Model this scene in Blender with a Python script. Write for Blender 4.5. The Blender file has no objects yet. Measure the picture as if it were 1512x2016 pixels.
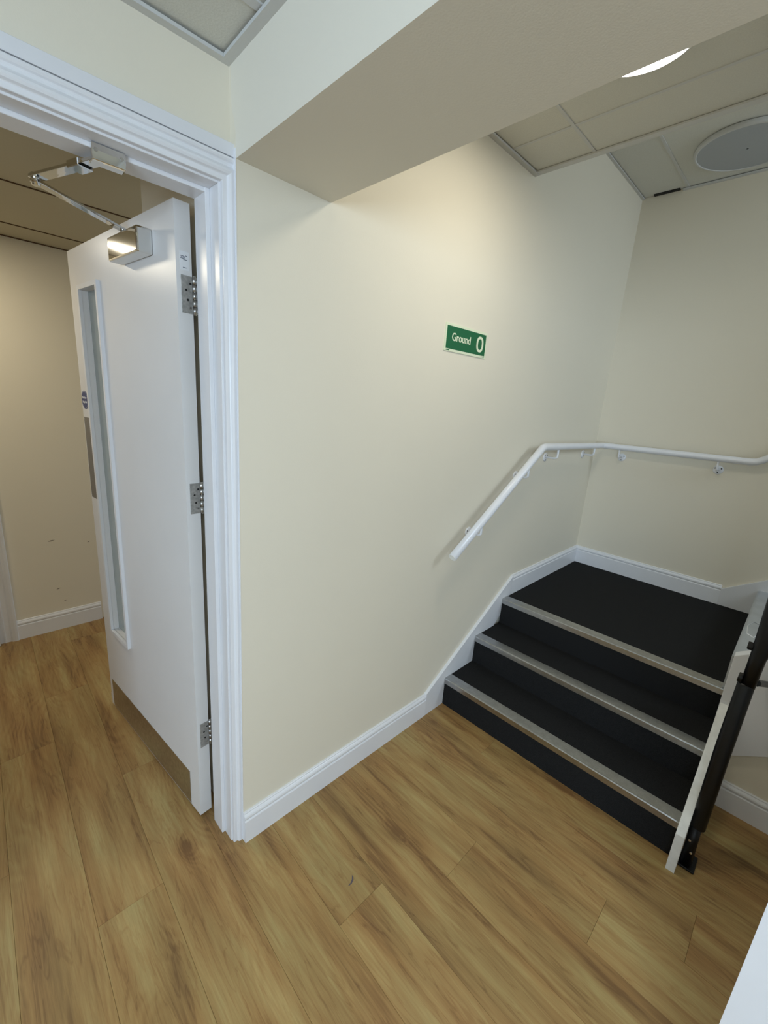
import bpy, bmesh, math, random
from mathutils import Vector, Matrix
random.seed(7)
S = bpy.context.scene
COL = S.collection

# ------------------------------------------------------------------ camera
cam_d = bpy.data.cameras.new('camera'); cam = bpy.data.objects.new('camera', cam_d); COL.objects.link(cam)
RT = Vector((0.71131568, -0.69959003, 0.06785129)); UP = Vector((0.13043439, 0.2262422, 0.96529857)); FW = Vector((0.69066408, 0.67778187, -0.25218022))
M = Matrix.Identity(4)
for i in range(3):
    M[i][0] = RT[i]; M[i][1] = UP[i]; M[i][2] = -FW[i]
M[0][3], M[1][3], M[2][3] = -0.69152, -1.22294, 1.69579
cam.matrix_world = M
cam_d.sensor_fit = 'VERTICAL'; cam_d.sensor_height = 36.0; cam_d.lens = 837.74 / 2016 * 36.0
cam_d.clip_start = 0.02
S.camera = cam

# ------------------------------------------------------------------ exposure, world, big lights
S.view_settings.view_transform = 'Standard'; S.view_settings.look = 'None'
S.view_settings.exposure = 0.0; S.view_settings.gamma = 1.0; S.view_settings.use_curve_mapping = False
W = bpy.data.worlds.new('world'); S.world = W; W.use_nodes = True
W.node_tree.nodes['Background'].inputs[0].default_value = (0.80, 0.90, 1.0, 1)
W.node_tree.nodes['Background'].inputs[1].default_value = 1.0

def area(name, loc, target, sx, sy, power, color):
    l = bpy.data.lights.new(name, 'AREA'); l.shape = 'RECTANGLE'; l.size = sx; l.size_y = sy; l.energy = power; l.color = color
    o = bpy.data.objects.new(name, l); COL.objects.link(o); o.location = loc
    o.rotation_euler = (Vector(target) - Vector(loc)).to_track_quat('-Z', 'Y').to_euler()
    return o
area('hall_window_daylight', (-3.12, -2.5, 1.72), (-0.2, -1.1, 1.75), 1.5, 1.3, 104, (0.60, 0.785, 1.0))
area('stair_window_daylight', (2.25, -3.0, 2.75), (2.0, 0.0, 1.4), 0.7, 0.8, 19, (0.70, 0.85, 1.0))
area('hall_fill_light', (-1.2, -2.3, 2.46), (-1.2, -2.3, 0), 0.55, 0.55, 9, (1.0, 0.97, 0.91))  # unseen light, added under the ceiling to brighten hall and floor
area('corridor_ceiling_panel', (-0.93, 1.66, 2.425), (-0.93, 1.66, 0), 0.30, 0.07, 9.5, (1.0, 0.90, 0.70))

# ------------------------------------------------------------------ materials
def srgb(r, g, b):
    f = lambda c: (c / 255 / 12.92) if c / 255 <= 0.04045 else ((c / 255 + 0.055) / 1.055) ** 2.4
    return (f(r), f(g), f(b), 1)
def mat(name, col, rough=0.5, metal=0.0, noise=None, bump=None, spec=0.5, emit=None, trans=0.0, coat=0.0):
    """noise = (scale, amount): mottles the colour; bump = (scale, strength)"""
    m = bpy.data.materials.new(name); m.use_nodes = True; nt = m.node_tree; b = nt.nodes['Principled BSDF']
    b.inputs['Base Color'].default_value = col; b.inputs['Roughness'].default_value = rough; b.inputs['Metallic'].default_value = metal
    b.inputs['Specular IOR Level'].default_value = spec
    if trans: b.inputs['Transmission Weight'].default_value = trans
    if coat: b.inputs['Coat Weight'].default_value = coat
    if emit:
        b.inputs['Emission Color'].default_value = emit[0]; b.inputs['Emission Strength'].default_value = emit[1]
    if noise or bump:
        g = nt.nodes.new('ShaderNodeNewGeometry')
    if noise:
        n = nt.nodes.new('ShaderNodeTexNoise'); n.inputs['Scale'].default_value = noise[0]; n.inputs['Detail'].default_value = 4
        nt.links.new(g.outputs['Position'], n.inputs['Vector'])
        mx = nt.nodes.new('ShaderNodeMix'); mx.data_type = 'RGBA'
        a = noise[1]
        mx.inputs[6].default_value = tuple(max(0, c * (1 - a)) for c in col[:3]) + (1,)
        mx.inputs[7].default_value = tuple(min(1, c * (1 + a)) for c in col[:3]) + (1,)
        rp = nt.nodes.new('ShaderNodeMapRange'); rp.inputs[1].default_value = 0.3; rp.inputs[2].default_value = 0.7
        nt.links.new(n.outputs['Fac'], rp.inputs[0]); nt.links.new(rp.outputs[0], mx.inputs[0])
        nt.links.new(mx.outputs[2], b.inputs['Base Color'])
    if bump:
        n2 = nt.nodes.new('ShaderNodeTexNoise'); n2.inputs['Scale'].default_value = bump[0]; n2.inputs['Detail'].default_value = 3
        nt.links.new(g.outputs['Position'], n2.inputs['Vector'])
        bp = nt.nodes.new('ShaderNodeBump'); bp.inputs['Strength'].default_value = bump[1]; bp.inputs['Distance'].default_value = 0.002
        nt.links.new(n2.outputs['Fac'], bp.inputs['Height']); nt.links.new(bp.outputs[0], b.inputs['Normal'])
    return m

PAINT = mat('cream_wall_paint', srgb(229, 221, 202), 0.62, noise=(1.3, 0.015), bump=(260, 0.10), spec=0.3)
BEAMP = mat('pale_beam_paint', srgb(228, 222, 207), 0.62, noise=(1.3, 0.012), bump=(260, 0.10), spec=0.3)
WHITE = mat('white_gloss_paint', srgb(232, 232, 234), 0.28, noise=(9, 0.012))
WHITE2 = mat('white_eggshell_paint', srgb(226, 226, 228), 0.4, noise=(7, 0.015))
DOORP = mat('white_door_paint', srgb(228, 226, 224), 0.33, noise=(5, 0.012))
CHROME = mat('polished_chrome', (0.72, 0.72, 0.70, 1), 0.06, 1.0)
STEEL = mat('brushed_steel', (0.50, 0.49, 0.47, 1), 0.32, 1.0, noise=(60, 0.15))
DSTEEL = mat('dull_hinge_steel', (0.46, 0.45, 0.43, 1), 0.5, 0.6, noise=(90, 0.25))
DARK = mat('dark_recess', (0.012, 0.011, 0.010, 1), 0.8)
ALU = mat('aluminium_nosing', (0.45, 0.45, 0.445, 1), 0.26, 1.0, noise=(35, 0.10))
GREYM = mat('grey_metal_sheet', (0.52, 0.55, 0.58, 1), 0.38, 0.55, noise=(12, 0.06))
CARPET = mat('black_carpet', srgb(32, 32, 32), 0.95, noise=(420, 0.45), bump=(500, 0.6), spec=0.15)
TILE = mat('white_ceiling_tile', srgb(215, 214, 205), 0.85, noise=(230, 0.035), bump=(190, 0.35), spec=0.2)
GRID = mat('white_ceiling_grid', srgb(205, 205, 202), 0.5)
BLACK = mat('black_rail_enamel', srgb(13, 13, 15), 0.34, noise=(20, 0.3), spec=0.35)
RUBBER = mat('black_rubber', srgb(18, 18, 18), 0.7)
STRING = mat('scuffed_white_paint', srgb(236, 236, 232), 0.5, noise=(26, 0.07))
GREEN = mat('green_sign_print', srgb(12, 98, 58), 0.35, spec=0.4)
LUMI = mat('pale_luminous_plastic', srgb(226, 232, 202), 0.4)
BLUE = mat('blue_sign_print', srgb(30, 44, 104), 0.4)
PRINT = mat('white_print', srgb(235, 236, 238), 0.5)
INK = mat('grey_print', srgb(70, 76, 96), 0.6)
LAMP = mat('lit_diffuser', (1, 1, 1, 1), 0.5, emit=((1.0, 0.94, 0.80, 1), 31.0))
DIFF = mat('unlit_opal_diffuser', srgb(168, 173, 178), 0.45)
SCUFF = mat('scuff_mark', srgb(92, 80, 66), 0.7)
BLSCUFF = mat('blue_grey_scuff_mark', srgb(92, 84, 92), 0.7)
m = bpy.data.materials.new('wired_glass_panel'); m.use_nodes = True
b = m.node_tree.nodes['Principled BSDF']; b.inputs['Base Color'].default_value = srgb(206, 214, 210); b.inputs['Roughness'].default_value = 0.06
b.inputs['Transmission Weight'].default_value = 0.55; b.inputs['IOR'].default_value = 1.5
GLASS = m

def plank_material():
    m = bpy.data.materials.new('oak_vinyl_plank'); m.use_nodes = True; nt = m.node_tree; N = nt.nodes; L = nt.links
    b = N['Principled BSDF']
    g = N.new('ShaderNodeNewGeometry'); oi = N.new('ShaderNodeObjectInfo')
    off = N.new('ShaderNodeVectorMath'); off.operation = 'SCALE'; off.inputs[0].default_value = (3.7, 9.1, 23.0); L.new(oi.outputs['Random'], off.inputs['Scale'])
    add = N.new('ShaderNodeVectorMath'); L.new(g.outputs['Position'], add.inputs[0]); L.new(off.outputs[0], add.inputs[1])
    # slow sideways wander of the grain, so that it swells into cathedrals
    mpw = N.new('ShaderNodeMapping'); mpw.inputs['Scale'].default_value = (5.0, 1.7, 1); L.new(add.outputs[0], mpw.inputs[0])
    wn = N.new('ShaderNodeTexNoise'); wn.inputs['Scale'].default_value = 1.0; wn.inputs['Detail'].default_value = 1.5; L.new(mpw.outputs[0], wn.inputs['Vector'])
    # knots push the grain apart
    knots = [(-0.279, 0.111, 1.0), (0.362, -0.372, 1.0), (0.40, -0.46, .5), (-0.50, -0.30, .5), (0.75, -0.25, .6), (-0.30, -0.55, .6), (-0.45, 1.75, .7)]
    kmask = None
    for kx, ky, ks in knots:
        mp = N.new('ShaderNodeMapping'); mp.vector_type = 'POINT'
        mp.inputs['Location'].default_value = (-kx * 1.0 / 0.05, -ky / 0.105, 0); mp.inputs['Scale'].default_value = (1 / 0.05, 1 / 0.105, 0)
        L.new(g.outputs['Position'], mp.inputs[0])
        ln = N.new('ShaderNodeVectorMath'); ln.operation = 'LENGTH'; L.new(mp.outputs[0], ln.inputs[0])
        mr = N.new('ShaderNodeMapRange'); mr.interpolation_type = 'SMOOTHSTEP'; mr.inputs[1].default_value = 1.0; mr.inputs[2].default_value = 0.0; mr.inputs[3].default_value = 0; mr.inputs[4].default_value = ks
        L.new(ln.outputs['Value'], mr.inputs[0])
        if kmask is None: kmask = mr
        else:
            mm = N.new('ShaderNodeMath'); mm.operation = 'MAXIMUM'; L.new(kmask.outputs[0], mm.inputs[0]); L.new(mr.outputs[0], mm.inputs[1]); kmask = mm
    # ring lines: a band wave across x, warped
    sx = N.new('ShaderNodeSeparateXYZ'); L.new(add.outputs[0], sx.inputs[0])
    a1 = N.new('ShaderNodeMath'); a1.operation = 'MULTIPLY_ADD'; L.new(wn.outputs['Fac'], a1.inputs[0]); a1.inputs[1].default_value = 0.42; L.new(sx.outputs['X'], a1.inputs[2])
    a2 = N.new('ShaderNodeMath'); a2.operation = 'MULTIPLY_ADD'; L.new(kmask.outputs[0], a2.inputs[0]); a2.inputs[1].default_value = 0.085; L.new(a1.outputs[0], a2.inputs[2])
    fr = N.new('ShaderNodeMath'); fr.operation = 'MULTIPLY'; L.new(a2.outputs[0], fr.inputs[0]); fr.inputs[1].default_value = 230.0
    sn = N.new('ShaderNodeMath'); sn.operation = 'SINE'; L.new(fr.outputs[0], sn.inputs[0])
    # stretched fibres
    mpf = N.new('ShaderNodeMapping'); mpf.inputs['Scale'].default_value = (95, 3.0, 1); L.new(add.outputs[0], mpf.inputs[0])
    fn = N.new('ShaderNodeTexNoise'); fn.inputs['Scale'].default_value = 1.0; fn.inputs['Detail'].default_value = 6; fn.inputs['Roughness'].default_value = 0.62; L.new(mpf.outputs[0], fn.inputs['Vector'])
    # fine pores
    mpp = N.new('ShaderNodeMapping'); mpp.inputs['Scale'].default_value = (420, 22, 1); L.new(add.outputs[0], mpp.inputs[0])
    pn = N.new('ShaderNodeTexNoise'); pn.inputs['Scale'].default_value = 1.0; pn.inputs['Detail'].default_value = 2; L.new(mpp.outputs[0], pn.inputs['Vector'])
    # broad patches: greener and redder areas, long along the plank
    mpb = N.new('ShaderNodeMapping'); mpb.inputs['Scale'].default_value = (14.0, 1.7, 1); L.new(add.outputs[0], mpb.inputs[0])
    bn = N.new('ShaderNodeTexNoise'); bn.inputs['Scale'].default_value = 1.0; bn.inputs['Detail'].default_value = 3; L.new(mpb.outputs[0], bn.inputs['Vector'])
    cr = N.new('ShaderNodeValToRGB'); e = cr.color_ramp.elements
    e[0].position = 0.26; e[0].color = srgb(122, 91, 56); e[1].position = 0.74; e[1].color = srgb(178, 155, 102)
    x = cr.color_ramp.elements.new(0.45); x.color = srgb(155, 122, 75)
    x = cr.color_ramp.elements.new(0.57); x.color = srgb(166, 136, 86)
    tone = N.new('ShaderNodeMath'); tone.operation = 'MULTIPLY_ADD'; L.new(oi.outputs['Random'], tone.inputs[0]); tone.inputs[1].default_value = 0.05; tone.inputs[2].default_value = -0.025
    s1 = N.new('ShaderNodeMath'); L.new(bn.outputs['Fac'], s1.inputs[0]); L.new(tone.outputs[0], s1.inputs[1])
    s2 = N.new('ShaderNodeMath'); s2.operation = 'MULTIPLY_ADD'; L.new(fn.outputs['Fac'], s2.inputs[0]); s2.inputs[1].default_value = 0.42; s2.inputs[2].default_value = -0.21
    s3 = N.new('ShaderNodeMath'); L.new(s1.outputs[0], s3.inputs[0]); L.new(s2.outputs[0], s3.inputs[1])
    wamp = N.new('ShaderNodeMapRange'); wamp.inputs[1].default_value = 0.42; wamp.inputs[2].default_value = 0.62; wamp.inputs[3].default_value = 0.0; wamp.inputs[4].default_value = 0.045
    L.new(wn.outputs['Fac'], wamp.inputs[0])
    s4 = N.new('ShaderNodeMath'); s4.operation = 'MULTIPLY_ADD'; L.new(sn.outputs[0], s4.inputs[0]); L.new(wamp.outputs[0], s4.inputs[1]); L.new(s3.outputs[0], s4.inputs[2])
    s5 = N.new('ShaderNodeMath'); s5.operation = 'MULTIPLY_ADD'; L.new(kmask.outputs[0], s5.inputs[0]); s5.inputs[1].default_value = -0.24; L.new(s4.outputs[0], s5.inputs[2])
    # thin wandering veins
    mpv = N.new('ShaderNodeMapping'); mpv.inputs['Scale'].default_value = (26, 2.4, 1); L.new(add.outputs[0], mpv.inputs[0])
    vn = N.new('ShaderNodeTexNoise'); vn.inputs['Scale'].default_value = 1.0; vn.inputs['Detail'].default_value = 3; vn.inputs['Distortion'].default_value = 1.2; L.new(mpv.outputs[0], vn.inputs['Vector'])
    v1 = N.new('ShaderNodeMath'); v1.operation = 'SUBTRACT'; L.new(vn.outputs['Fac'], v1.inputs[0]); v1.inputs[1].default_value = 0.5
    v2 = N.new('ShaderNodeMath'); v2.operation = 'ABSOLUTE'; L.new(v1.outputs[0], v2.inputs[0])
    v3 = N.new('ShaderNodeMapRange'); v3.interpolation_type = 'SMOOTHSTEP'; v3.inputs[1].default_value = 0.0; v3.inputs[2].default_value = 0.035; v3.inputs[3].default_value = -0.085; v3.inputs[4].default_value = 0.01
    L.new(v2.outputs[0], v3.inputs[0])
    s6 = N.new('ShaderNodeMath'); L.new(s5.outputs[0], s6.inputs[0]); L.new(v3.outputs[0], s6.inputs[1])
    L.new(s6.outputs[0], cr.inputs[0])
    pr = N.new('ShaderNodeMapRange'); pr.inputs[1].default_value = 0.3; pr.inputs[2].default_value = 0.7; pr.inputs[3].default_value = 0.93; pr.inputs[4].default_value = 1.05; L.new(pn.outputs['Fac'], pr.inputs[0])
    mul = N.new('ShaderNodeMix'); mul.data_type = 'RGBA'; mul.blend_type = 'MULTIPLY'; mul.inputs[0].default_value = 1.0
    L.new(cr.outputs[0], mul.inputs[6]); L.new(pr.outputs[0], mul.inputs[7])
    # greener and redder stretches
    mph = N.new('ShaderNodeMapping'); mph.inputs['Scale'].default_value = (10.0, 2.6, 1); mph.inputs['Location'].default_value = (5.3, 2.1, 0); L.new(add.outputs[0], mph.inputs[0])
    hn = N.new('ShaderNodeTexNoise'); hn.inputs['Scale'].default_value = 1.0; hn.inputs['Detail'].default_value = 2; L.new(mph.outputs[0], hn.inputs['Vector'])
    hr_ = N.new('ShaderNodeValToRGB'); he = hr_.color_ramp.elements; he[0].position = 0.36; he[0].color = (0.965, 1.01, 1.03, 1); he[1].position = 0.64; he[1].color = (1.03, 0.985, 0.975, 1)
    L.new(hn.outputs['Fac'], hr_.inputs[0])
    mu2 = N.new('ShaderNodeMix'); mu2.data_type = 'RGBA'; mu2.blend_type = 'MULTIPLY'; mu2.inputs[0].default_value = 1.0
    L.new(mul.outputs[2], mu2.inputs[6]); L.new(hr_.outputs[0], mu2.inputs[7])
    L.new(mu2.outputs[2], b.inputs['Base Color'])
    b.inputs['Roughness'].default_value = 0.42; b.inputs['Specular IOR Level'].default_value = 0.35
    bp = N.new('ShaderNodeBump'); bp.inputs['Strength'].default_value = 0.12; bp.inputs['Distance'].default_value = 0.001
    L.new(pn.outputs['Fac'], bp.inputs['Height']); L.new(bp.outputs[0], b.inputs['Normal'])
    return m
PLANK = plank_material()
SEAM = mat('plank_seam_shadow_gap', srgb(92, 68, 42), 0.8)

# ------------------------------------------------------------------ mesh helpers
class MB:
    def __init__(s): s.v = []; s.f = []; s.sm = []
    def add(s, vs, fs, smooth=False):
        o = len(s.v); s.v += [tuple(v) for v in vs]; s.f += [tuple(i + o for i in f) for f in fs]; s.sm += [smooth] * len(fs); return s
    def box(s, a, b):
        x0, y0, z0 = [min(p, q) for p, q in zip(a, b)]; x1, y1, z1 = [max(p, q) for p, q in zip(a, b)]
        vs = [(x0, y0, z0), (x1, y0, z0), (x1, y1, z0), (x0, y1, z0), (x0, y0, z1), (x1, y0, z1), (x1, y1, z1), (x0, y1, z1)]
        return s.add(vs, [(0, 3, 2, 1), (4, 5, 6, 7), (0, 1, 5, 4), (1, 2, 6, 5), (2, 3, 7, 6), (3, 0, 4, 7)])
    def prism(s, poly, axis, a, b):
        """poly: 2D points, extruded along axis from a to b. axis x: poly=(y,z); y: (x,z); z: (x,y)"""
        n = len(poly)
        def P(p, t): return {'x': (t, p[0], p[1]), 'y': (p[0], t, p[1]), 'z': (p[0], p[1], t)}[axis]
        vs = [P(p, a) for p in poly] + [P(p, b) for p in poly]
        fs = [tuple(range(n)), tuple(range(2 * n - 1, n - 1, -1))] + [(i, i + n, (i + 1) % n + n, (i + 1) % n) for i in range(n)]
        return s.add(vs, fs)
    def loft(s, rings, smooth=False, caps=True, closed=True):
        n = len(rings[0]); vs = [p for r in rings for p in r]; fs = []
        for k in range(len(rings) - 1):
            for i in range(n if closed else n - 1):
                j = (i + 1) % n; fs.append((k * n + i, k * n + j, (k + 1) * n + j, (k + 1) * n + i))
        s.add(vs, fs, smooth)
        if caps and closed:
            s.add(rings[0], [tuple(range(n - 1, -1, -1))]); s.add(rings[-1], [tuple(range(n))])
        return s
    def tube(s, pts, r, n=16, smooth=True):
        """mitred tube through pts; r a number or a list"""
        pts = [Vector(p) for p in pts]; rings = []
        rs = r if isinstance(r, (list, tuple)) else [r] * len(pts)
        d0 = (pts[1] - pts[0]).normalized(); ref = Vector((0, 0, 1)) if abs(d0.z) < 0.9 else Vector((1, 0, 0))
        u = d0.cross(ref).normalized(); w = u.cross(d0)
        ring = [pts[0] + u * math.cos(2 * math.pi * i / n) * rs[0] + w * math.sin(2 * math.pi * i / n) * rs[0] for i in range(n)]
        rings.append(ring)
        offs = [p - pts[0] for p in ring]
        for k in range(1, len(pts)):
            d = (pts[k] - pts[k - 1]).normalized()
            nrm = d if k == len(pts) - 1 else (d + (pts[k + 1] - pts[k]).normalized()).normalized()
            sc = rs[k] / rs[k - 1]
            new = []
            for p in rings[-1]:
                q0 = pts[k - 1] + (p - pts[k - 1])
                t = (pts[k] - q0).dot(nrm) / d.dot(nrm); q = q0 + d * t
                new.append(pts[k] + (q - pts[k]) * sc)
            rings.append(new)
        return s.loft(rings, smooth)
    def cyl(s, a, b, r, n=16, smooth=True): return s.tube([a, b], r, n, smooth)
    def xf(s, fn): s.v = [tuple(fn(Vector(v))) for v in s.v]; return s
    def build(s, name, m, parent=None, bevel=0.0, seg=1, loc=None):
        me = bpy.data.meshes.new(name); me.from_pydata(s.v, [], s.f); me.update()
        for p, k in zip(me.polygons, s.sm): p.use_smooth = k
        bm = bmesh.new(); bm.from_mesh(me); bmesh.ops.remove_doubles(bm, verts=bm.verts, dist=1e-6); bmesh.ops.recalc_face_normals(bm, faces=bm.faces)
        if bevel:
            ed = [e for e in bm.edges if len(e.link_faces) == 2 and e.calc_face_angle(0) > 0.5]
            bmesh.ops.bevel(bm, geom=ed, offset=bevel, segments=seg, affect='EDGES', profile=0.5, clamp_overlap=True)
        if loc:
            bmesh.ops.translate(bm, verts=bm.verts, vec=-Vector(loc))
        bm.to_mesh(me); bm.free()
        if m: me.materials.append(m)
        o = bpy.data.objects.new(name, me); COL.objects.link(o)
        if loc: o.location = loc
        if parent:
            o.parent = parent
            o.matrix_parent_inverse = parent.matrix_basis.inverted()
        return o
def empty(name, loc):
    o = bpy.data.objects.new(name, None); COL.objects.link(o); o.location = loc; o.empty_display_size = 0.05; return o
def tag(o, label=None, cat=None, group=None, kind=None):
    for k, v in (('label', label), ('category', cat), ('group', group), ('kind', kind)):
        if v: o[k] = v
    return o
def struct(o, label, cat): return tag(o, label, cat, None, 'structure')
def bx(name, a, b, m, parent=None, bevel=0.0, seg=1): return MB().box(a, b).build(name, m, parent, bevel, seg)

def text(name, body, size, m, parent, mw, sx=1.0, offset=0.0, extrude=0.0004):
    c = bpy.data.curves.new(name, 'FONT'); c.body = body; c.size = size; c.extrude = extrude; c.offset = offset; c.align_x = 'CENTER'; c.align_y = 'CENTER'; c.resolution_u = 4
    t = bpy.data.objects.new(name, c); COL.objects.link(t)
    bpy.context.view_layer.update()
    me = bpy.data.meshes.new_from_object(t.evaluated_get(bpy.context.evaluated_depsgraph_get()))
    COL.objects.unlink(t); bpy.data.objects.remove(t)
    me.transform(Matrix.Diagonal((sx, 1, 1, 1))); me.transform(mw)
    me.materials.clear(); me.materials.append(m)
    o = bpy.data.objects.new(name, me); COL.objects.link(o)
    if parent:
        o.parent = parent; o.matrix_parent_inverse = parent.matrix_basis.inverted()
    return o

# ------------------------------------------------------------------ key dimensions
YD = 0.03            # face of the door wall (the sign wall stands proud of it at y = 0)
XB = -0.083          # bulkhead face at the wall
ZC, ZS, ZC2, ZC3 = 2.493, 2.276, 2.776, 3.151
XS2, XC2, XE = 0.226, 1.4136, 2.867
X1, X2, X3 = 1.1325, 1.4069, 1.6841       # nosing lines
R1, R2, R3 = 0.170, 0.340, 0.510
WST = 1.178                                # stair width
lean = lambda z: 0.0070 * z                # the door frame leans a little

# ------------------------------------------------------------------ floor of planks
floor = struct(bx('floor', (-3.2, -4.4, -0.06), (2.9, 2.4, -0.0035), SEAM), 'honey oak vinyl plank floor of the hall and corridor', 'floor')
PW, PL = 0.197, 1.37
joints = {-4: 1.03, -3: 0.045, -2: 0.62, -1: 0.34, 0: -0.472, 1: -1.20, 2: -0.62, 3: -1.06, 4: -1.30, 5: -1.75, 6: -0.5, 7: -1.0}
a = math.radians(-1.6); ca, sa = math.cos(a), math.sin(a)
for k in range(-13, 9):
    x0 = 0.0145 + PW * k; j = joints.get(k, random.uniform(-1, 0.4))
    y = j - PL * math.ceil((j + 4.3) / PL)
    while y < 2.3:
        ya, yb = max(y, -4.35), min(y + PL, 2.3)
        if yb - ya > 0.02:
            g, c = 0.0002, 0.0005
            # shear: seams run 1.6 degrees off the y axis
            def T(px, py): return (px - sa * py, py + sa * (px - x0) * 0.0)
            def ring(i, z): return [T(x0 + i, ya + i) + (z,), T(x0 + PW - i, ya + i) + (z,), T(x0 + PW - i, yb - i) + (z,), T(x0 + i, yb - i) + (z,)]
            MB().loft([ring(g, -0.0035), ring(g, -0.0008), ring(g + c, 0.0)]).build('plank', PLANK, floor)
        y += PL
# scuff on the floor, lying as print on the vinyl
sc = MB(); pts = [(0.1335, -0.3795), (0.1325, -0.3880), (0.1275, -0.3955), (0.1150, -0.4010), (0.1010, -0.4000), (0.1010, -0.3978), (0.1125, -0.3965), (0.1235, -0.3905), (0.1295, -0.3840)]
sc.prism(pts, 'z', 0.0001, 0.0004).build('scuff', BLSCUFF, floor)

# ------------------------------------------------------------------ walls
def arris(z): return -0.100 + lean(z)
wb = MB()
n0, n1 = 0.0, 3.2
wb.prism([(arris(0), 0), (XE + 0.1, 0), (XE + 0.1, n1), (arris(2.4), n1), (arris(2.4), 2.4)], 'y', 0.0, 0.16)
wall_back = struct(wb.build('wall_back', PAINT), 'long cream wall carrying the green Ground sign and the white handrail', 'wall')
# door wall, with the doorway cut out of it
DXL = -1.085; HZ = 2.222
wl = MB()
wl.box((-3.2, YD, 0), (DXL - 0.03, 0.16, 2.8)).box((DXL - 0.03, YD, HZ + 0.02), (-0.083, 0.16, 2.8))
wall_left = struct(wl.build('wall_left', PAINT), 'cream wall over the white doorway', 'wall')
wr = MB().box((XE, -4.4, 0), (XE + 0.1, 0.1, 3.2))
wall_right = struct(wr.build('wall_right', PAINT), 'cream end wall behind the black carpeted landing', 'wall')
# nearby partition at the lower right
wn = MB().prism([(0.34, -2.9), (0.46, -2.9), (0.46, -1.400), (0.34, -1.360)], 'z', 0, ZS)
wall_near = struct(wn.build('wall_near', WHITE2), 'white partition end close by at the lower right corner', 'wall')
# hall behind the viewer
wall_rear = struct(bx('wall_rear', (-3.3, -4.4, 0), (1.6, -4.3, 2.8), PAINT), 'cream hall wall behind the viewer', 'wall')
wall_side = struct(MB().box((-3.3, -4.4, 0), (-3.2, -3.25, 2.8)).box((-3.3, -1.75, 0), (-3.2, 2.4, 2.8)).box((-3.3, -3.25, 0), (-3.2, -1.75, 1.05)).box((-3.3, -3.25, 2.40), (-3.2, -1.75, 2.8)).build('wall_side', PAINT), 'cream hall wall with a window, far to the left', 'wall')
win = struct(empty('window_1', (-3.25, -2.3, 1.05)), 'white framed hall window far to the left, lighting the doorway', 'window')
for y0_, y1_, z0_, z1_ in ((-3.25, -3.19, 1.05, 2.40), (-1.81, -1.75, 1.05, 2.40), (-3.19, -1.81, 1.05, 1.11), (-3.19, -1.81, 2.34, 2.40), (-2.53, -2.47, 1.11, 2.34)):
    bx('sash_bar', (-3.28, y0_, z0_), (-3.22, y1_, z1_), WHITE, win)
# corridor beyond the door
wcf = MB().box((-3.2, 2.21, 0), (1.5, 2.31, 2.6))
wall_cf = struct(wcf.build('wall_corridor_far', PAINT), 'dim cream corridor wall seen through the doorway', 'wall')
for (sx_, sz_, w_, h_) in ((-0.335, 0.645, 0.019, 0.004), (-0.33, 0.297, 0.012, 0.004), (-0.13, 0.60, 0.008, 0.003), (-0.30, 0.20, 0.010, 0.003)):
    MB().prism([(sx_ - w_, sz_ - h_ * .8), (sx_ - w_ * .3, sz_ - h_), (sx_ + w_, sz_ + h_ * .6), (sx_, sz_ + h_ * .5)], 'y', 2.2090, 2.2101).build('scuff', SCUFF, wall_cf)
wcr = MB().box((-0.100, 0.16, 0), (0.3, 0.706, 2.6))
wall_cr = struct(wcr.build('wall_corridor_right', PAINT), 'cream corridor side wall just behind the open door', 'wall')
# understair wall below the upper flight
XU = 1.592
wu = MB().box((XU, -4.3, 0), (XU + 0.09, -1.17, 2.0))
wu = MB().prism([(-1.19, 0), (-1.19, 0.30), (-4.2, 2.35), (-4.2, 0)], 'x', XU, XU + 0.08)
wall_us = struct(wu.build('wall_understair', PAINT), 'cream panelled wall under the upper flight, right of the black rail', 'wall')

# dropped beam
def bxs(y): return XB + (YD - y) * -0.0205
bm_ = MB(); ys = [YD, -4.3]
bm_.add([(bxs(YD), YD, ZS), (XS2, YD, ZS), (XS2, -4.3, ZS), (bxs(-4.3), -4.3, ZS), (bxs(YD), YD, 3.2), (XS2, YD, 3.2), (XS2, -4.3, 3.2), (bxs(-4.3), -4.3, 3.2)],
        [(0, 1, 2, 3), (4, 5, 6, 7), (0, 1, 5, 4), (1, 2, 6, 5), (2, 3, 7, 6), (3, 0, 4, 7)])
beam = struct(bm_.build('ceiling_beam', BEAMP), 'dropped cream beam crossing the ceiling beside the doorway', 'beam')

# ------------------------------------------------------------------ suspended ceilings
def ceiling(name, label, x0, x1, y0, y1, z, xs, ys, tee=0.024, edge=0.024, drop=0.006, skip=()):
    """grid ceiling: xs / ys are tee centre lines; tiles sit between them"""
    root = struct(bx(name, (x0, y0, z + 0.03), (x1, y1, z + 0.05), GRID), label, 'ceiling')
    ax = [x0] + list(xs) + [x1]; ay = [y0] + list(ys) + [y1]
    for i in range(len(ax) - 1):
        for jj in range(len(ay) - 1):
            g = 0.004
            if (i, jj) in skip: continue
            MB().box((ax[i] + g, ay[jj] + g, z + 0.002), (ax[i + 1] - g, ay[jj + 1] - g, z + 0.016)).build('ceiling_tile', TILE, root)
    for x in xs: MB().box((x - tee / 2, y0, z - 0.001), (x + tee / 2, y1, z + 0.0025)).build('tee_bar', GRID, root)
    for y in ys: MB().box((x0, y - tee / 2, z - 0.0016), (x1, y + tee / 2, z + 0.0020)).build('tee_bar', GRID, root)
    return root
c0 = ceiling('ceiling', 'grey white suspended tile ceiling of the hall', -3.2, XB, -4.3, YD, ZC, [-1.9, -1.3, -0.70], [-3.17, -2.57, -1.97, -1.37, -0.77, -0.172])
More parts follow.
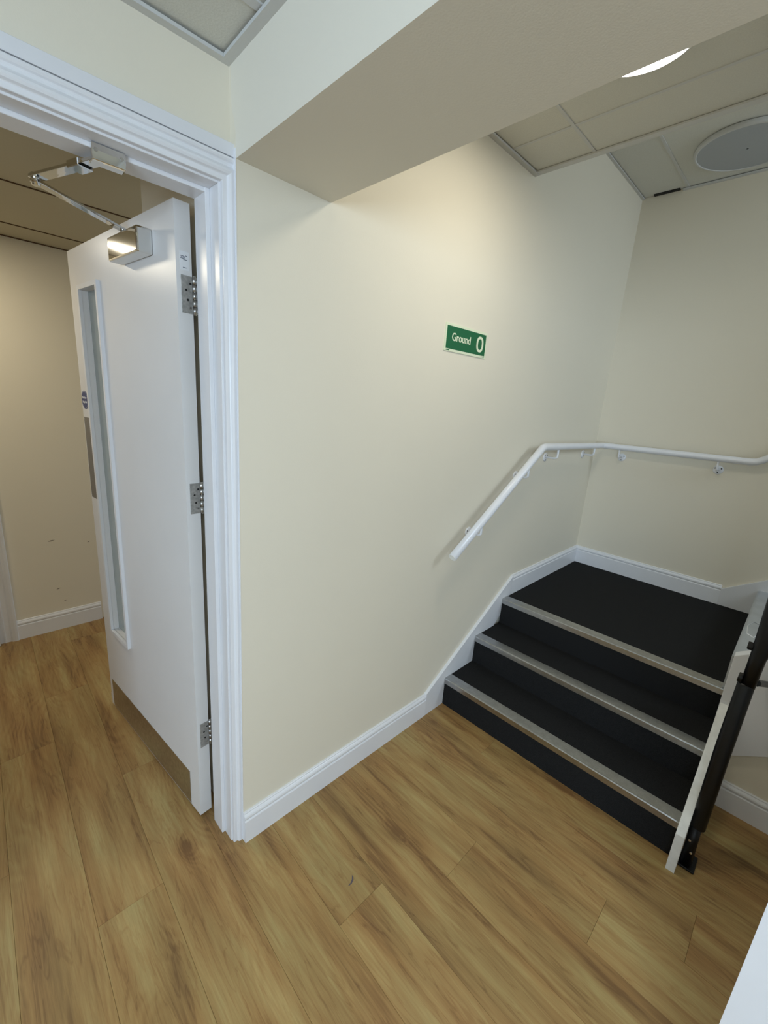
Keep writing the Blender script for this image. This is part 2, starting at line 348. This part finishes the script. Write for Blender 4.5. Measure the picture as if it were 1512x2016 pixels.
MB().prism([(-3.2, YD), (XB, YD), (XB - 0.022, YD - 0.022), (-3.2, YD - 0.022)], 'z', ZC - 0.012, ZC - 0.004).build('wall_angle', GRID, c0)
MB().add([(bxs(YD), YD, ZC - .012), (bxs(-4.3), -4.3, ZC - .012), (bxs(-4.3) - .024, -4.3, ZC - .012), (bxs(YD) - .024, YD - .024, ZC - .012), (bxs(YD), YD, ZC - .004), (bxs(-4.3), -4.3, ZC - .004), (bxs(-4.3) - .024, -4.3, ZC - .004), (bxs(YD) - .024, YD - .024, ZC - .004)],
         [(0, 1, 2, 3), (4, 5, 6, 7), (0, 1, 5, 4), (1, 2, 6, 5), (2, 3, 7, 6), (3, 0, 4, 7)]).build('wall_angle', GRID, c0)
c1 = ceiling('ceiling', 'suspended tile ceiling above the foot of the steps, with the lit round lamp', XS2, XC2 - 0.004, -4.3, 0.0, ZC2, [0.57, 1.168], [-3.88, -3.28, -2.68, -2.08, -1.48, -0.88, -0.28], tee=0.012)
MB().box((XS2, -0.022, ZC2 - 0.010), (XC2, 0.0, ZC2 - 0.002)).build('wall_angle', GRID, c1)
MB().box((XC2 - 0.026, -4.3, ZC2 - 0.007), (XC2 + 0.004, 0.0, ZC2 + 0.0)).build('edge_trim', GRID, c1)
MB().box((XC2 - 0.004, -4.3, ZC2 - 0.001), (XC2 + 0.008, 0.0, ZC3 + 0.06)).build('fascia', TILE, c1)
c2 = ceiling('ceiling', 'higher tile ceiling over the landing, with the unlit round lamp', XC2 + 0.008, XE, -4.3, 0.0, ZC3, [2.0], [-3.27, -2.67, -2.07, -1.47, -0.87, -0.27], tee=0.014)
MB().box((XC2 + 0.01, -0.016, ZC3 - 0.008), (XE, 0.0, ZC3 - 0.002)).build('wall_angle', GRID, c2)
MB().box((XE - 0.022, -4.3, ZC3 - 0.010), (XE, -0.24, ZC3 - 0.003)).build('wall_angle', GRID, c2)
MB().box((XE - 0.030, -0.225, ZC3 - 0.004), (XE - 0.004, -0.075, ZC3 + 0.0045)).build('dark_gap', DARK, c2)
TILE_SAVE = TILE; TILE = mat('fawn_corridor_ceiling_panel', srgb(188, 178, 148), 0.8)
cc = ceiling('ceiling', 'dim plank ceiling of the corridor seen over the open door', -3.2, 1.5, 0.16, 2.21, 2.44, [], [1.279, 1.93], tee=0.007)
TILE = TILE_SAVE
for o in cc.children:
    if o.name.startswith('tee_bar'): o.data.materials[0] = SEAM
MB().box((-3.2, 2.200, 2.437), (1.5, 2.21, 2.441)).build('shadow_gap', SEAM, cc)

# ------------------------------------------------------------------ baseboards
SK = [(0, 0), (-0.018, 0), (-0.018, 0.098), (-0.0165, 0.101), (-0.013, 0.103), (-0.0135, 0.106), (-0.0165, 0.109), (-0.0175, 0.115), (-0.0160, 0.121), (-0.0120, 0.126), (-0.009, 0.129), (-0.009, 0.133), (-0.006, 0.1355), (0, 0.1355)]
def skirt_x(name, x0, x1, ywall, z0, label, x0cut=0.0, x1cut=0.0, hs=1.0):   # along x, projects to -y
    r0 = [(x0 - p[0] * x0cut, ywall + p[0], z0 + p[1] * hs) for p in SK]; r1 = [(x1 + p[0] * x1cut, ywall + p[0], z0 + p[1] * hs) for p in SK]
    return struct(MB().loft([r0, r1]).build(name, WHITE), label, 'skirting board')
def skirt_y(name, y0, y1, xwall, z0, label, y1cut=0.0, hs=1.0):   # along y, projects to -x
    r0 = [(xwall + p[0], y0, z0 + p[1] * hs) for p in SK]; r1 = [(xwall + p[0], y1 + p[0] * y1cut, z0 + p[1] * hs) for p in SK]
    return struct(MB().loft([r0, r1]).build(name, WHITE), label, 'skirting board')
skirt_x('baseboard_back', -0.1, 0.974, 0.0, 0, 'white moulded skirting board below the Ground sign wall, at floor level')
skirt_x('baseboard_landing', 1.795, XE, 0.0, R3, 'short white skirting board on the landing, against the sign wall', x1cut=1.0)
skirt_y('baseboard_right', -0.985, 0.0, XE, R3, 'white skirting board on the landing, against the end wall', y1cut=1.0)
skirt_x('baseboard_corridor', -0.572, -0.1, 2.21, 0, 'white skirting board in the corridor beyond the open door', hs=0.97)
skirt_y('baseboard_understair', -4.2, -1.20, XU, 0, 'white skirting board on the floor right of the black rail')
# door frame at the far left of the corridor
t2 = struct(empty('trim_2', (-0.6, 2.2, 0)), 'grey white door surround at the far left of the corridor', 'door frame')
AR = [(0, 0), (0, -0.014), (0.006, -0.017), (0.010, -0.012), (0.032, -0.012), (0.040, -0.020), (0.056, -0.024), (0.068, -0.024), (0.072, -0.018), (0.072, 0)]
MB().loft([[(-0.644 + p[0] * 1.0, 2.21 + p[1], 0) for p in AR], [(-0.626 + p[0], 2.21 + p[1], 2.14) for p in AR]]).build('architrave', WHITE2, t2)
bx('lining', (-0.665, 2.20, 0), (-0.640, 2.30, 2.14), WHITE2, t2)
struct(bx('door_2', (-1.45, 2.165, 0.005), (-0.665, 2.209, 2.10), DOORP), 'white closed door at the far end of the corridor', 'door')

# ------------------------------------------------------------------ door frame
t1 = struct(empty('trim_1', (-0.13, 0.08, 0)), 'white moulded door lining and architrave of the open doorway', 'door frame')
def leanx(v): return Vector((v.x + lean(v.z), v.y, v.z))
LX = -0.136          # face of the lining (at floor level)
ZL = 2.216           # underside of the head lining
# lining
MB().box((LX, YD - 0.002, 0), (LX + 0.030, 0.165, ZL + 0.028)).xf(leanx).build('lining', WHITE, t1, 0.001)
MB().box((DXL - 0.03, YD - 0.002, 0), (DXL, 0.165, ZL + 0.028)).build('lining', WHITE, t1, 0.001)
MB().box((DXL, YD - 0.002, ZL), (LX + lean(ZL), 0.165, ZL + 0.028)).build('lining', WHITE, t1, 0.001)
# door stop
MB().box((LX - 0.0125, 0.080, 0), (LX, 0.154, ZL)).xf(leanx).build('door_stop', WHITE, t1, 0.0012)
MB().box((DXL, 0.080, 0), (DXL + 0.0125, 0.154, ZL)).build('door_stop', WHITE, t1, 0.0012)
MB().box((DXL, 0.082, ZL - 0.011), (LX + lean(ZL), 0.154, ZL)).build('door_stop', WHITE, t1, 0.0012)
# architrave: (distance out from the lining face, depth in front of the wall)
AP = [(0.005, 0.0), (0.005, 0.0145), (0.0060, 0.0160), (0.0170, 0.0160), (0.0185, 0.0170), (0.0215, 0.0225), (0.0265, 0.0250), (0.0320, 0.0240), (0.0365, 0.0200), (0.0405, 0.0165), (0.0455, 0.0155), (0.0490, 0.0175), (0.0515, 0.0215), (0.0555, 0.0240), (0.0595, 0.0235), (0.0615, 0.0215), (0.0620, 0.0)]
hx1 = arris(ZL) - 0.0005
head = [[(DXL - p[0], YD - p[1], ZL + p[0]) for p in AP], [(min(LX + lean(ZL) + p[0], hx1 + 0.012), YD - p[1], ZL + p[0]) for p in AP]]
MB().loft(head).build('architrave', WHITE, t1)
LEG = [p for p in AP if p[0] <= 0.0325] + [(0.0358, 0.0225), (0.0358, 0.0)]
MB().loft([[(LX + p[0], YD - p[1], 0) for p in LEG], [(LX + lean(ZL) + p[0], YD - p[1], ZL + p[0]) for p in LEG]]).build('architrave', WHITE, t1)
MB().loft([[(DXL - p[0], YD - p[1], 0) for p in AP], [(DXL - p[0], YD - p[1], ZL + p[0]) for p in AP]]).build('architrave', WHITE, t1)
# flat white board over the head moulding, and white return beside the leg
MB().box((DXL - 0.10, YD - 0.0215, ZL + 0.0642), (arris(2.28) + 0.014, YD, ZL + 0.094)).build('head_board', WHITE2, t1, 0.0008)
MB().box((DXL - 0.10, YD - 0.010, ZL + 0.060), (arris(2.28) + 0.012, YD, ZL + 0.066)).build('painted_joint_shade', SEAM, t1)  # brown strip, paints the shade inside the groove above the moulding
MB().box((-0.1013, -0.001, 0.0), (-0.0993, YD, 2.30)).xf(leanx).build('cover_strip', WHITE, t1, 0.0006)

# ------------------------------------------------------------------ door leaf
HO = Vector((-0.185, 0.1997, 0)); LV = Vector((-0.097, 0.995, 0)).normalized(); NV = Vector((-LV.y, LV.x, 0))
def dw(l, n, z):                    # door space: l from the hinge edge, n out of the hall face, z up
    p = HO + LV * l + NV * n; return Vector((p.x + 0.0052 * z, p.y, z))
def D(v): return dw(v.x, v.y, v.z)
DTH, DW_, DZ0, DZ1 = 0.047, 0.951, 0.010, 2.2065
OL0, OL1, OZ0, OZ1 = 0.632, 0.820, 0.512, 2.046
door = tag(empty('door_1', (HO.x, HO.y, 0)), 'white fire door standing open with a tall glazed slot', 'door', None, 'structure')
lf = MB()
lf.box((0, -DTH, DZ0), (OL0, 0, DZ1)).box((OL1, -DTH, DZ0), (DW_, 0, DZ1)).box((OL0, -DTH, DZ0), (OL1, 0, OZ0)).box((OL0, -DTH, OZ1), (OL1, 0, DZ1))
lf.xf(D).build('leaf', DOORP, door)
def bead(n0, n1, w):
    m_ = MB()
    m_.box((OL0 - w, n0, OZ0 - w), (OL0, n1, OZ1 + w)).box((OL1, n0, OZ0 - w), (OL1 + w, n1, OZ1 + w)).box((OL0, n0, OZ0 - w), (OL1, n1, OZ0)).box((OL0, n0, OZ1), (OL1, n1, OZ1 + w))
    return m_.xf(D)
bead(-0.001, 0.0125, 0.017).build('glazing_bead', WHITE, door)
bead(-DTH - 0.0125, -DTH + 0.001, 0.017).build('glazing_bead', WHITE, door)
MB().box((OL0, -0.0285, OZ0), (OL1, -0.0225, OZ1)).xf(D).build('glass', GLASS, door)
kp = MB().box((0.074, 0, 0.016), (0.918, 0.0016, 0.178)).xf(D).build('kick_plate', STEEL, door)
pp = MB().box((0.868, 0, 1.163), (0.941, 0.0016, 1.534)).xf(D).build('push_plate', mat('dark_plate_steel', (0.24, 0.22, 0.19, 1), 0.22, 1.0), door, 0.0004)
for l_, z_ in ((0.874, 1.17), (0.935, 1.17), (0.874, 1.527), (0.935, 1.527)):
    MB().cyl((l_, 0.0014, z_), (l_, 0.0024, z_), 0.0028, 8).xf(D).build('screw', CHROME, pp)
dn = MB(); n_ = 28
dn.prism([(0.909 + 0.040 * math.cos(2 * math.pi * i / n_), 1.610 + 0.040 * math.sin(2 * math.pi * i / n_)) for i in range(n_)], 'y', 0.0, 0.0012)
disc = tag(dn.xf(D).build('door_sticker', BLUE, door), 'round blue sticker with two lines of white lettering')
n2 = MB()
def ringpoly(r): return [(0.909 + r * math.cos(2 * math.pi * i / n_), 1.610 + r * math.sin(2 * math.pi * i / n_)) for i in range(n_)]
ra, rb = ringpoly(0.0375), ringpoly(0.0362)
n2.loft([[(p[0], 0.0014, p[1]) for p in ra], [(p[0], 0.0014, p[1]) for p in rb]], caps=False).xf(D).build('white_ring', PRINT, disc)
def door_text_matrix(l, z, n):
    o = dw(l, n, z); xa = -LV; za = NV
    Mx = Matrix.Identity(4)
    for i in range(3):
        Mx[i][0] = xa[i]; Mx[i][1] = (0, 0, 1)[i]; Mx[i][2] = za[i]; Mx[i][3] = o[i]
    return Mx
# text is read from the hall: it runs from the free edge towards the hinge edge
text('lettering', 'Fire door', 0.0135, PRINT, disc, door_text_matrix(0.909, 1.6195, 0.0015), 1.0, 0.0004)
text('lettering', 'keep shut', 0.0135, PRINT, disc, door_text_matrix(0.909, 1.601, 0.0015), 1.0, 0.0004)
# label on the hinge edge (faces the hall): printed mark and lines
lab = MB().box((-0.0006, -0.040, 2.028), (0.0, -0.012, 2.078)).xf(D).build('edge_label', PRINT, door)
lm = MB()
for q, (n0, n1_, z_) in enumerate([(-0.034, -0.028, 2.066), (-0.026, -0.014, 2.064), (-0.027, -0.015, 2.061), (-0.029, -0.013, 2.058), (-0.034, -0.022, 2.055), (-0.031, -0.020, 2.034)]):
    lm.box((-0.0008, n0, z_), (-0.0005, n1_, z_ + 0.0016))
lm.xf(D).build('print_lines', INK, lab)
# hinges: knuckles stand between the leaf's hinge edge and the stop
def hinge(zc, h):
    root_ = MB().box((-0.0018, -DTH + 0.001, zc - h / 2), (0.0004, -0.0120, zc + h / 2)).xf(D).build('hinge', DSTEEL, door, 0.0004)
    kx, ky = -0.0005, -DTH - 0.0065
    step = h / 5
    for i in range(5):
        MB().cyl((kx, ky, zc - h / 2 + i * step + 0.0006), (kx, ky, zc - h / 2 + (i + 1) * step - 0.0006), 0.0074, 14).xf(D).build('knuckle', STEEL, root_)
    MB().cyl((kx, ky, zc - h / 2 - 0.003), (kx, ky, zc + h / 2 + 0.003), 0.0040, 10).xf(D).build('pin', CHROME, root_)
    MB().box((kx - 0.018, ky - 0.0105, zc - h / 2), (kx + 0.004, ky - 0.0070, zc + h / 2)).xf(D).build('frame_leaf', DSTEEL, root_)
    for i, (n_o, z_o) in enumerate([(-0.040, .30), (-0.027, .12), (-0.031, -.14), (-0.038, -.34)]):
        MB().cyl((-0.0024, n_o, zc + z_o * h), (-0.0014, n_o, zc + z_o * h), 0.0034, 10).xf(D).build('screw', DARK if i < 3 else STEEL, root_)
hinge(1.963, 0.104); hinge(1.335, 0.104); hinge(0.387, 0.108)
# small white hold-open foot at the foot of the free edge
MB().box((0.951, -0.012, 0.055), (0.972, -0.004, 0.063)).box((0.964, -0.012, 0.03), (0.972, -0.004, 0.063)).xf(D).build('edge_catch', WHITE, door)

# ------------------------------------------------------------------ door closer
cl = tag(empty('door_closer', tuple(dw(0.2, 0.03, 2.1))), 'polished chrome overhead door closer joining the open door to its frame', 'door closer')
MB().box((0.142, 0.0005, 2.080), (0.374, 0.047, 2.152)).xf(D).build('body', CHROME, cl, 0.006, 3)
sp = dw(0.300, 0.022, 0); el = Vector((-0.462, 0.335, 2.185)); SPZ = 2.152
MB().cyl((sp.x + 0.0113, sp.y, SPZ - 0.002), (sp.x + 0.0113, sp.y, SPZ + 0.020), 0.009, 14).build('spindle', CHROME, cl)
S0 = Vector((sp.x + 0.0113, sp.y, SPZ + 0.017)); B0 = Vector((-0.374, 0.094, 2.189))
def bar(name, a_, b_, w, t, r_end=True):
    d = (b_ - a_); h = Vector((d.x, d.y, 0)).normalized(); sd = Vector((-h.y, h.x, 0)); k = MB(); pts = []
    nn = 6
    for i in range(nn + 1):
        an = math.pi / 2 + math.pi * i / nn; pts.append((a_, an))
    ring_ = [a_ + (sd * math.sin(an) + h * math.cos(an)) * w / 2 for a_, an in pts]
    ring2 = [b_ + (sd * math.sin(an) + h * math.cos(an)) * w / 2 for an in [-math.pi / 2 + math.pi * i / nn for i in range(nn + 1)]]
    poly = ring_ + ring2; up = Vector((0, 0, t / 2))
    k.loft([[p - up for p in poly], [p + up for p in poly]])
    return k.build(name, CHROME, cl, 0.0008)
bar('main_arm', S0, el + Vector((0, 0, -0.006)), 0.025, 0.007)
bar('forearm', el + Vector((0, 0, 0.003)), B0, 0.030, 0.007)
MB().cyl(el + Vector((0, 0, -0.016)), el + Vector((0, 0, 0.012)), 0.0095, 16).build('elbow_pin', CHROME, cl)
dm = (B0 - el).normalized(); J = el + dm * ((B0 - el).length * 0.72)
sd_ = Vector((-dm.y, dm.x, 0)).normalized(); Q = [J + dm * (a_ * 0.022) + sd_ * (b_ * 0.018) for a_, b_ in ((-1, -1), (1, -1), (1, 1), (-1, 1))]
MB().loft([[q + Vector((0, 0, -0.008)) for q in Q], [q + Vector((0, 0, 0.008)) for q in Q]]).build('adjuster', CHROME, cl, 0.0015)
br = MB().box((-0.392, 0.070, 2.180), (-0.324, 0.0818, 2.214)).box((-0.392, 0.0818, 2.180), (-0.324, 0.104, 2.186)).build('bracket', CHROME, cl, 0.0012)
for x_ in (-0.384, -0.332):
    MB().cyl((x_, 0.0703, 2.200), (x_, 0.0685, 2.200), 0.0042, 10).build('screw', STEEL, br)

# ------------------------------------------------------------------ staircase
st = struct(empty('staircase', (1.5, -0.6, 0)), 'three black carpeted steps with metal nosings up to a landing', 'staircase')
NOSE_D, NOSE_H = 0.062, 0.030
yl, yr = -0.018, -WST
steps = [(X1, 0.0, R1, X2), (X2, R1, R2, X3), (X3, R2, R3, XE)]
for i, (x, z0, z1, xn) in enumerate(steps):
    MB().box((x + 0.004, yr, z0), (x + 0.028, yl, z1 - 0.004)).build('riser', CARPET, st)
    MB().box((x + 0.004, yr, z1 - 0.022), ((xn + 0.004) if i < 2 else XE, yl, z1)).build('tread' if i < 2 else 'landing', CARPET, st)
    ns = MB()
    prof = [(x - 0.001, z1 - NOSE_H), (x - 0.0005, z1 - 0.003), (x + 0.002, z1 + 0.0015), (x + 0.0055, z1 + 0.0022), (x + NOSE_D, z1 + 0.0026), (x + NOSE_D, z1 + 0.0002), (x + 0.006, z1 - 0.0006), (x + 0.0035, z1 - 0.002), (x + 0.0035, z1 - NOSE_H)]
    ns.prism(prof, 'y', yr, yl)
    ns.build('nosing', ALU, st)
# body of the stair, so that nothing is hollow
MB().prism([(X1 + 0.03, 0.0), (X1 + 0.03, R1 - 0.024), (X2 + 0.03, R1 - 0.024), (X2 + 0.03, R2 - 0.024), (X3 + 0.03, R2 - 0.024), (X3 + 0.03, R3 - 0.024), (XE, R3 - 0.024), (XE, 0)], 'y', yr, yl).build('carcass', RUBBER, st)
# wall string along the sign wall
ws = [(0.974, 0.0), (0.974, 0.139), (1.795, 0.6455), (1.795, R3 - 0.03), (1.2, 0.0)]
MB().prism(ws, 'y', -0.018, 0.0).build('wall_string', WHITE2, st, 0.0012)
# outer string
os_ = [(1.065, 0.0), (1.065, 0.176), (1.085, 0.198), (1.600, 0.5165), (1.640, 0.5165), (1.640, 0.0)]
MB().prism(os_, 'y', -WST - 0.030, -WST).build('outer_string', STRING, st, 0.0015)
# upper flight: grey faced first step, next steps, outer string and wall string
fs = MB().box((1.70, -1.185, R3), (XE, -WST + 0.012, R3 + 0.168)).build('grey_riser', GREYM, st)
MB().box((1.70, -1.45, R3 + 0.160), (XE, -WST + 0.006, R3 + 0.172)).build('grey_tread', GREYM, st)
rg = MB(); cx_, cy_, cz_ = 2.115, -1.207, R3 + 0.1722
hexo = [(cx_ + 0.125 * math.cos(math.pi / 3 * i + .3), cy_ + 0.030 * math.sin(math.pi / 3 * i + .3)) for i in range(6)]
hexi = [(cx_ + 0.117 * math.cos(math.pi / 3 * i + .3), cy_ + 0.0275 * math.sin(math.pi / 3 * i + .3)) for i in range(6)]
rg.loft([[p + (cz_,) for p in hexo], [p + (cz_ + 0.002,) for p in hexi]], caps=False)
rg.build('hexagon_outline', PRINT, st)
for k in range(1, 9):
    y_ = -WST - 0.275 * k; z_ = R3 + 0.17 * (k + 1)
    MB().box((1.70, y_ - 0.30, z_ - 0.02), (XE, y_, z_)).box((1.70, y_ - 0.02, z_ - 0.17), (XE, y_, z_ - 0.02)).build('upper_step', CARPET, st)
us = [(-1.176, 0.215), (-1.176, 0.735), (-1.20, 0.752), (-4.2, 2.70), (-4.2, 2.25)]
MB().prism(us, 'x', XU - 0.018, XU + 0.03).build('upper_string', WHITE2, st, 0.002)
wr_ = [(-0.985, R3), (-0.985, R3 + 0.112), (-4.0, R3 + 0.112 + 3.015 * 0.66), (-4.0, R3 + 3.015 * 0.618 - 0.35), (-1.30, R3)]
MB().prism(wr_, 'x', XE - 0.018, XE).build('wall_string', WHITE2, st, 0.0012)

# ------------------------------------------------------------------ black post beside the steps
sl = tag(empty('metal_post', (1.16, -1.23, 0)), 'thick glossy black metal post leaning beside the white stair string', 'post')
def PR(z, dx, y): return Vector((1.145 + 0.15 * z + dx, y, z))
def rprof(x0, x1, y0, y1, r):
    P_ = []
    for (cx, cy, a0) in ((x1 - r, y1 - r, 0), (x0 + r, y1 - r, 90), (x0 + r, y0 + r, 180), (x1 - r, y0 + r, 270)):
        for i in range(5):
            an = math.radians(a0 + 22.5 * i); P_.append((cx + r * math.cos(an), cy + r * math.sin(an)))
    return P_
def psec(name, secs, m=BLACK):       # secs: (z, x0, x1, y0, y1, r)
    return MB().loft([[PR(q[0], p[0], p[1]) for p in rprof(*q[1:])] for q in secs], True).build(name, m, sl)
psec('foot_tube', [(0.008, -0.018, 0.026, -1.249, -1.211, 0.016), (0.19, -0.018, 0.026, -1.246, -1.208, 0.016)])
psec('lower_sleeve', [(0.172, -0.02, 0.052, -1.2545, -1.2085, 0.012), (0.178, -0.024, 0.056, -1.2565, -1.2065, 0.016), (0.50, -0.024, 0.056, -1.2590, -1.2068, 0.018), (0.775, -0.024, 0.056, -1.2635, -1.2120, 0.018), (0.782, -0.021, 0.053, -1.2620, -1.2140, 0.016)])
psec('upper_tube', [(0.77, -0.022, 0.060, -1.2640, -1.2205, 0.018), (0.885, -0.022, 0.060, -1.2700, -1.2225, 0.020), (0.93, -0.030, 0.070, -1.2800, -1.2225, 0.024), (1.04, -0.030, 0.074, -1.2900, -1.2215, 0.026), (1.14, -0.026, 0.070, -1.2900, -1.2205, 0.026), (1.19, -0.014, 0.055, -1.2800, -1.2290, 0.024)])
psec('lug', [(0.785, -0.022, 0.0, -1.2235, -1.2090, 0.003), (0.812, -0.022, 0.0, -1.2235, -1.2110, 0.003)])
MB().cyl(PR(0.918, 0.0, -1.226), PR(0.918, 0.0, -1.2085), 0.015, 16).build('peg', RUBBER, sl, 0.003, 2)
MB().box((1.118, -1.262, 0.0), (1.205, -1.209, 0.009)).build('foot_plate', BLACK, sl, 0.002)
for (z_, y_) in ((0.115, -1.222), (0.070, -1.236)):
    MB().cyl(PR(z_, -0.0165, y_), PR(z_, -0.0205, y_), 0.0045, 10).build('bolt', CHROME, sl)
MB().tube([(1.275, -1.262, 0.79), (1.42, -1.268, 0.725), (1.556, -1.30, 0.672)], 0.013, 12).build('bracket_bar', BLACK, sl)

# ------------------------------------------------------------------ handrail
hr = tag(empty('handrail', (1.8, 0, 1.45)), 'white tubular handrail bending round the corner above the steps', 'handrail')
RD = 0.0215; YR = -0.080; XR = XE - 0.080
pts = [(0.981, YR, 0.967), (1.775, YR, 1.4845), (1.795, YR, 1.492), (1.82, YR, 1.4935), (XR - 0.03, YR, 1.482), (XR - 0.009, YR - 0.009, 1.482), (XR, YR - 0.03, 1.482), (XR, -0.955, 1.484), (XR, -0.985, 1.489), (XR, -1.01, 1.503), (XR, -2.4, 2.42)]
rail = MB().tube(pts, RD, 20).build('rail_tube', WHITE, hr)
d_ = (Vector(pts[1]) - Vector(pts[0])).normalized()
MB().cyl(Vector(pts[0]) - d_ * 0.003, Vector(pts[0]) + d_ * 0.001, 0.0195, 20).build('end_cap', STRING, hr)
def bracket(p, wall, zr):
    """p: centre of the rose on the wall; wall: unit vector out of it; zr: height of the rail's underside above the arm"""
    p = Vector(p); w = Vector(wall); t = Vector((0, 0, 1)).cross(w)
    n_ = 20; k = MB()
    rings = []
    for (r, h) in ((0.029, 0.0), (0.029, 0.003), (0.026, 0.0055), (0.012, 0.0065)):
        rings.append([p + w * h + t * r * math.cos(2 * math.pi * i / n_) + Vector((0, 0, 1)) * r * math.sin(2 * math.pi * i / n_) for i in range(n_)])
    k.loft(rings, True)
    r_ = k.build('bracket', WHITE, hr)
    e = p + w * 0.080
    MB().tube([p + w * 0.004, p + w * 0.062, p + w * 0.073 + Vector((0, 0, 0.003)), e + Vector((0, 0, 0.011)), Vector((e.x, e.y, zr))], 0.0065, 12).build('arm', WHITE, r_)
    for an in (90 + 60, 90 - 60, 270):
        c = p + t * 0.019 * math.cos(math.radians(an)) + Vector((0, 0, 0.019 * math.sin(math.radians(an))))
        MB().cyl(c + w * 0.0048, c + w * 0.0068, 0.0040, 10).build('screw', DARK, r_)
zr_at = lambda x: 0.967 + (x - 0.981) * 0.6518 - 0.014
bracket((1.215, 0, 1.040), (0, -1, 0), zr_at(1.215)); bracket((1.648, 0, 1.318), (0, -1, 0), zr_at(1.648))
bracket((2.010, 0, 1.415), (0, -1, 0), 1.475); bracket((2.635, 0, 1.412), (0, -1, 0), 1.468)
bracket((XE, -0.205, 1.405), (-1, 0, 0), 1.468); bracket((XE, -0.798, 1.405), (-1, 0, 0), 1.468)

# ------------------------------------------------------------------ Ground sign
sg = tag(bx('wall_sign', (0.8485, -0.0035, 1.9248), (1.1695, 0.0, 2.0380), LUMI), 'green wall sign reading Ground 0 with a pale border', 'sign')
bx('green_panel', (0.8580, -0.0040, 1.9350), (1.1600, -0.0034, 2.0280), GREEN, sg)
def sign_m(x, z):
    Mx = Matrix.Identity(4); Mx[0][0] = 1; Mx[1][1] = 0; Mx[2][2] = 0; Mx[1][2] = -1; Mx[2][1] = 1; Mx[0][3] = x; Mx[1][3] = -0.0044; Mx[2][3] = z
    return Mx
text('lettering', 'Ground', 0.046, LUMI, sg, sign_m(0.966, 1.9845), 0.98, 0.0006)
zo = MB(); n_ = 32
def ell(a, b, n=n_): return [(1.113 + a * math.copysign(abs(math.cos(2 * math.pi * i / n)) ** 0.85, math.cos(2 * math.pi * i / n)), 1.9815 + b * math.copysign(abs(math.sin(2 * math.pi * i / n)) ** 0.85, math.sin(2 * math.pi * i / n))) for i in range(n)]
e1, e2 = ell(0.0285, 0.0345), ell(0.0155, 0.0235)
zo.loft([[(p[0], -0.0047, p[1]) for p in e1], [(p[0], -0.0047, p[1]) for p in e2]], caps=False)
zo.build('numeral', LUMI, sg)
for xs_, z0_, z1_ in ([0.8605 + q * 0.0042 for q in range(6)], 1.9278, 1.9318), ([1.138 + q * 0.0045 for q in range(5)], 1.9290, 1.9310):
    MB().prism([(xs_[0], z0_), (xs_[-1] + 0.003, z0_), (xs_[-1] + 0.003, z1_), (xs_[0], z1_)], 'y', -0.0041, -0.0035).build('small_print', GREEN, sg)

# ------------------------------------------------------------------ round ceiling lamps
def round_lamp(name, x, y, ztop, R, h, diff, label, recess):
    t = tag(empty(name, (x, y, ztop)), label, 'ceiling light', 'round ceiling lamps')
    n_ = 48
    def rg(r, z): return [(x + r * math.cos(2 * math.pi * i / n_), y + r * math.sin(2 * math.pi * i / n_), z) for i in range(n_)]
    MB().loft([rg(R * 0.99, ztop), rg(R, ztop - h * 0.5), rg(R * 0.985, ztop - h * 0.9), rg(R * 0.955, ztop - h), rg(R * 0.935, ztop - h), rg(R * 0.93, ztop - h * 0.8)], True, caps=False).build('rim', GRID, t)
    MB().loft([rg(R * 0.935, ztop - h * recess), rg(R * 0.6, ztop - h * recess - 0.002), rg(R * 0.02, ztop - h * recess - 0.003)], True, caps=False).build('diffuser', diff, t)
    MB().loft([rg(R * 0.93, ztop - 0.001), rg(R * 0.93, ztop - 0.004)]).build('backplate', GRID, t)
    return t
round_lamp('ceiling_light', 0.845, -0.612, ZC2 - 0.001, 0.158, 0.034, LAMP, 'lit round ceiling lamp peeping out behind the dropped beam', 0.98)
round_lamp('ceiling_light', 2.515, -0.602, ZC3 - 0.001, 0.243, 0.022, DIFF, 'unlit round ceiling lamp over the landing, with a pale rim', 0.85)
